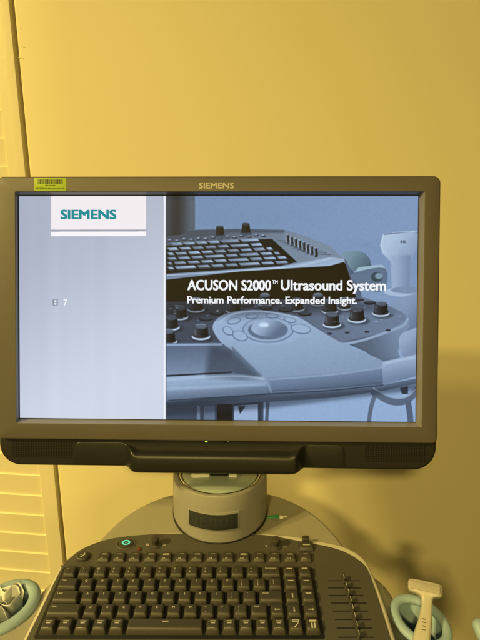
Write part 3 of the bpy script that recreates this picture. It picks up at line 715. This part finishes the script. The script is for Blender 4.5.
def disc(k, x, z, r, y, n=8, mi=0):
    k.add([(x + r * math.cos(2 * math.pi * i / n), y, z + r * math.sin(2 * math.pi * i / n)) for i in range(n)], [tuple(range(n))], mi)
m_hole_shade = mat('grille_hole_shade', (.007, .0068, .006), .8, spec=.15)  # dark flat discs paint the shade inside the grille perforations
for (xa, xb) in ((-.2445, -.1735), (.1790, .2480)):
    k = MB(); nx = 24; nz = 8
    for i in range(nx):
        for j in range(nz):
            disc(k, xa + (xb - xa) * i / (nx - 1), -.1620 - .0182 * j / (nz - 1), .00098, -.00375)
    k.build('speaker_grille', m_hole_shade, housing)
m_led = mat('status_light', (.2, .4, .02), .4, emit=lin(185, 235, 60), estr=1.2)
(lx, lz) = mon(206.3, 441.2, -.004); k = MB(); k.add(*loft([[(lx + r * math.cos(a), y, lz + r * math.sin(a)) for a in [2 * math.pi * i / 16 for i in range(16)]] for r, y in ((.0016, -.003), (.0015, -.0042), (.0008, -.0046))], False)); k.build('status_light', m_led, housing)
(lx, lz) = mon(226.0, 441.4, -.004); k = MB(); k.add(*prism(rrect(lx - .0042, lx + .0042, lz - .0020, lz + .0020, .0018), -.003, -.0040, .0003, 2, ax='y')); sn = k.build('light_sensor', m_black, housing)
k = MB(); disc(k, lx + .0026, lz, .0011, -.0041, 12); k.build('sensor_lens', m_icon, sn)

# grab handle: a bar that dips and swells forward in the middle of the chin
def sst(t): t = max(0, min(1, t)); return t * t * (3 - 2 * t)
xl, xr = -.1710, .1545
N = 150; rings = []
for i in range(N + 1):
    x = xl + (xr - xl) * i / N
    c_ = sst((x + .1140) / .0250) * sst((.1120 - x) / .0250)       # 1 in the grip, 0 on the wings
    e = min(1, math.sqrt(max(0, 1 - (1 - min(1, (x - xl) / .010)) ** 2)), math.sqrt(max(0, 1 - (1 - min(1, (xr - x) / .010)) ** 2)))
    zt = -.1610 - .0090 * (1 - e) - .0088 * c_; zb = -.1885 - .0062 * c_
    yp = -.0037 - .0006 * e - .0150 * sst(c_ * 1.15)
    r = .0012 + .0052 * c_
    ring = [(x, .000, zt)] + [(x, yp + r - r * math.sin(R(a)), zt - r + r * math.cos(R(a))) for a in (0, 18, 36, 54, 72, 90)] + [(x, yp + r * 1.3 - r * 1.3 * math.cos(R(a)), zb + r * 1.3 - r * 1.3 * math.sin(R(a))) for a in (0, 22, 45, 68, 90)] + [(x, .000, zb)]
    rings.append(ring)
k = MB(); k.add(*loft(rings)); k.build('grab_handle', m_handle, mo, 50)
# neck from the pedestal to the back of the screen
k = MB(); k.add(*prism(rrect(-.035, .035, -.19, -.02, .012, 5), .105, .060, .006, 4, ax='y')); k.build('neck_bracket', m_housing, mo)

# ================================================================== LOOSE THINGS
# probe standing in the right holder
top = M_PAN @ Vector((ru + .003, rv + .002, 0))
pr = thing('ultrasound_probe', 'white T-headed ultrasound probe standing in the green holder at the lower right', 'probe', None)
k = MB()
d = ray(425.2, 588); tt = (top.y - CAM.y) / d.y; tt = (top.y + .012 - CAM.y) / d.y; head = CAM + d * tt
d2 = ray(424.0, 634); foot = CAM + d2 * ((top.y - .020 - CAM.y) / d2.y)
ax = (head - foot).normalized(); Z = ax; vd = ray(425, 600).normalized(); Yx = (vd - Z * vd.dot(Z)).normalized(); Xx = Yx.cross(Z)
pr.matrix_world = Matrix(((Xx.x, Yx.x, Z.x, head.x), (Xx.y, Yx.y, Z.y, head.y), (Xx.z, Yx.z, Z.z, head.z), (0, 0, 0, 1)))
def sup(a, b, z, cx=0, n=36, e=.55):
    return [(cx + a * math.copysign(abs(math.cos(t)) ** e, math.cos(t)), b * math.copysign(abs(math.sin(t)) ** e, math.sin(t)), z) for t in [2 * math.pi * i / n for i in range(n)]]
rings = [sup(a, b, z, cx) for z, a, b, cx in ((-.092, .0060, .0050, -.0055), (-.075, .0085, .0065, -.0045), (-.055, .0088, .0066, -.0030), (-.042, .0080, .0062, -.0012), (-.030, .0066, .0058, .0010), (-.018, .0056, .0054, .0020), (-.0105, .0058, .0054, .0020), (-.0082, .0078, .0056, .0014), (-.0070, .0130, .0058, .0006), (-.0060, .0160, .0060, 0), (-.0035, .0173, .0062, 0), (.0022, .0175, .0062, 0), (.0046, .0168, .0058, 0), (.0058, .0150, .0048, 0))]
k.add(*loft(rings)); k.build('probe_body', m_probe, pr, 60)
k = MB(); k.add(*prism(rrect(-.0148, .0148, -.0046, .0034, .002, 4), -.0050, -.0069, .0008, 3, ax='y')); k.build('probe_face', m_lens, pr)
k = MB()
for i, (z_, w_) in enumerate(((-.0305, .0030), (-.0335, .0038), (-.0368, .0032), (-.0400, .0036))):
    k.add(*box(-w_ / 2 - .0004, w_ / 2 - .0006, -.0068, -.0050, z_ - .0004, z_ + .0004))
k.build('probe_marking', m_bezel, pr)

# crumpled wrapper in the left holder
m_wrap = mat('wrapper_film', (.80, .82, .82), .22, trans=.2, bump=.22, bscale=160)
k = MB(); rw = random.Random(12)
for q in range(6):
    wd = rw.uniform(.026, .040); ht = rw.uniform(.050, .064); ang = rw.uniform(-45, 45); ox = rw.uniform(-.014, .012); oy = rw.uniform(-.012, .010)
    tw = rw.uniform(-1.2, 1.2); cu = rw.uniform(-.018, .018); f1 = rw.uniform(2, 4); f2 = rw.uniform(5, 9); p1 = rw.uniform(0, 6); nu, nv = 18, 22; pts = []
    for j in range(nv):
        t = j / (nv - 1)
        for i in range(nu):
            a = i / (nu - 1) - .5
            edge = 1 - .9 * max(0, abs(a) - .22) ** 1.5
            x = a * wd * (.75 + .35 * t); y = .0040 * math.sin(f1 * 2.6 * a + p1 + t) * (.5 + t) + .0005 * math.sin(f2 * 4 * a + 7 * t) + cu * t * t
            r_ = R(ang) + tw * (t - .5) * .6
            pts.append((ox + x * math.cos(r_) - y * math.sin(r_) + cu * .5 * t * t, oy + x * math.sin(r_) + y * math.cos(r_), -.052 + ht * t * edge))
    k.add(pts, [(j * nu + i, j * nu + i + 1, (j + 1) * nu + i + 1, (j + 1) * nu + i) for j in range(nv - 1) for i in range(nu - 1)])
wr = bpy.data.meshes.new('plastic_wrapper'); wr.from_pydata(k.v, [], k.f); wr.polygons.foreach_set('use_smooth', [True] * len(k.f)); wr.materials.append(m_wrap)
wo = link('plastic_wrapper', wr); wo.matrix_world = M_PAN @ Matrix.Translation((lu - .004, lv + .010, -.002)) @ Matrix.Rotation(R(25), 4, 'Z')
sm = wo.modifiers.new('s', 'SOLIDIFY'); sm.thickness = .0004
wo['label'] = 'crumpled pale clear plastic wrapper stuffed into the teal holder at the lower left'; wo['category'] = 'wrapper'

# green and white clip on the rear deck
u, v = pan(278, 517.5, -.001)
cl = thing('plastic_clip', 'small green plastic clip with a white tip lying on the grey deck beside the pedestal', 'clip', M_PAN @ Matrix.Translation((u, v, -.0012)))
lf = spline([(-.0165, .0005), (-.010, .0022), (-.004, .0024), (.0006, .0008), (.0022, -.0022), (-.0005, -.0030), (-.005, -.0012), (-.011, -.0006)], 6, True)
k = MB(); k.add(*prism(lf, .0002, .0020, .0008, 3)); k.v = [(x, y, z + .0016 * math.cos(x * 260)) for x, y, z in k.v]; k.build('clip_body', m_green, cl)
k = MB(); k.add(*prism(rrect(.0016, .0072, -.0026, .0016, .0012), .0002, .0030, .0010, 3)); k.add(*tube(spline([(.0068, -.0008, .0018), (.0095, .0004, .0022), (.0118, -.0006, .0010)], 6), .0009, 8)); k.build('clip_tip', m_white, cl)
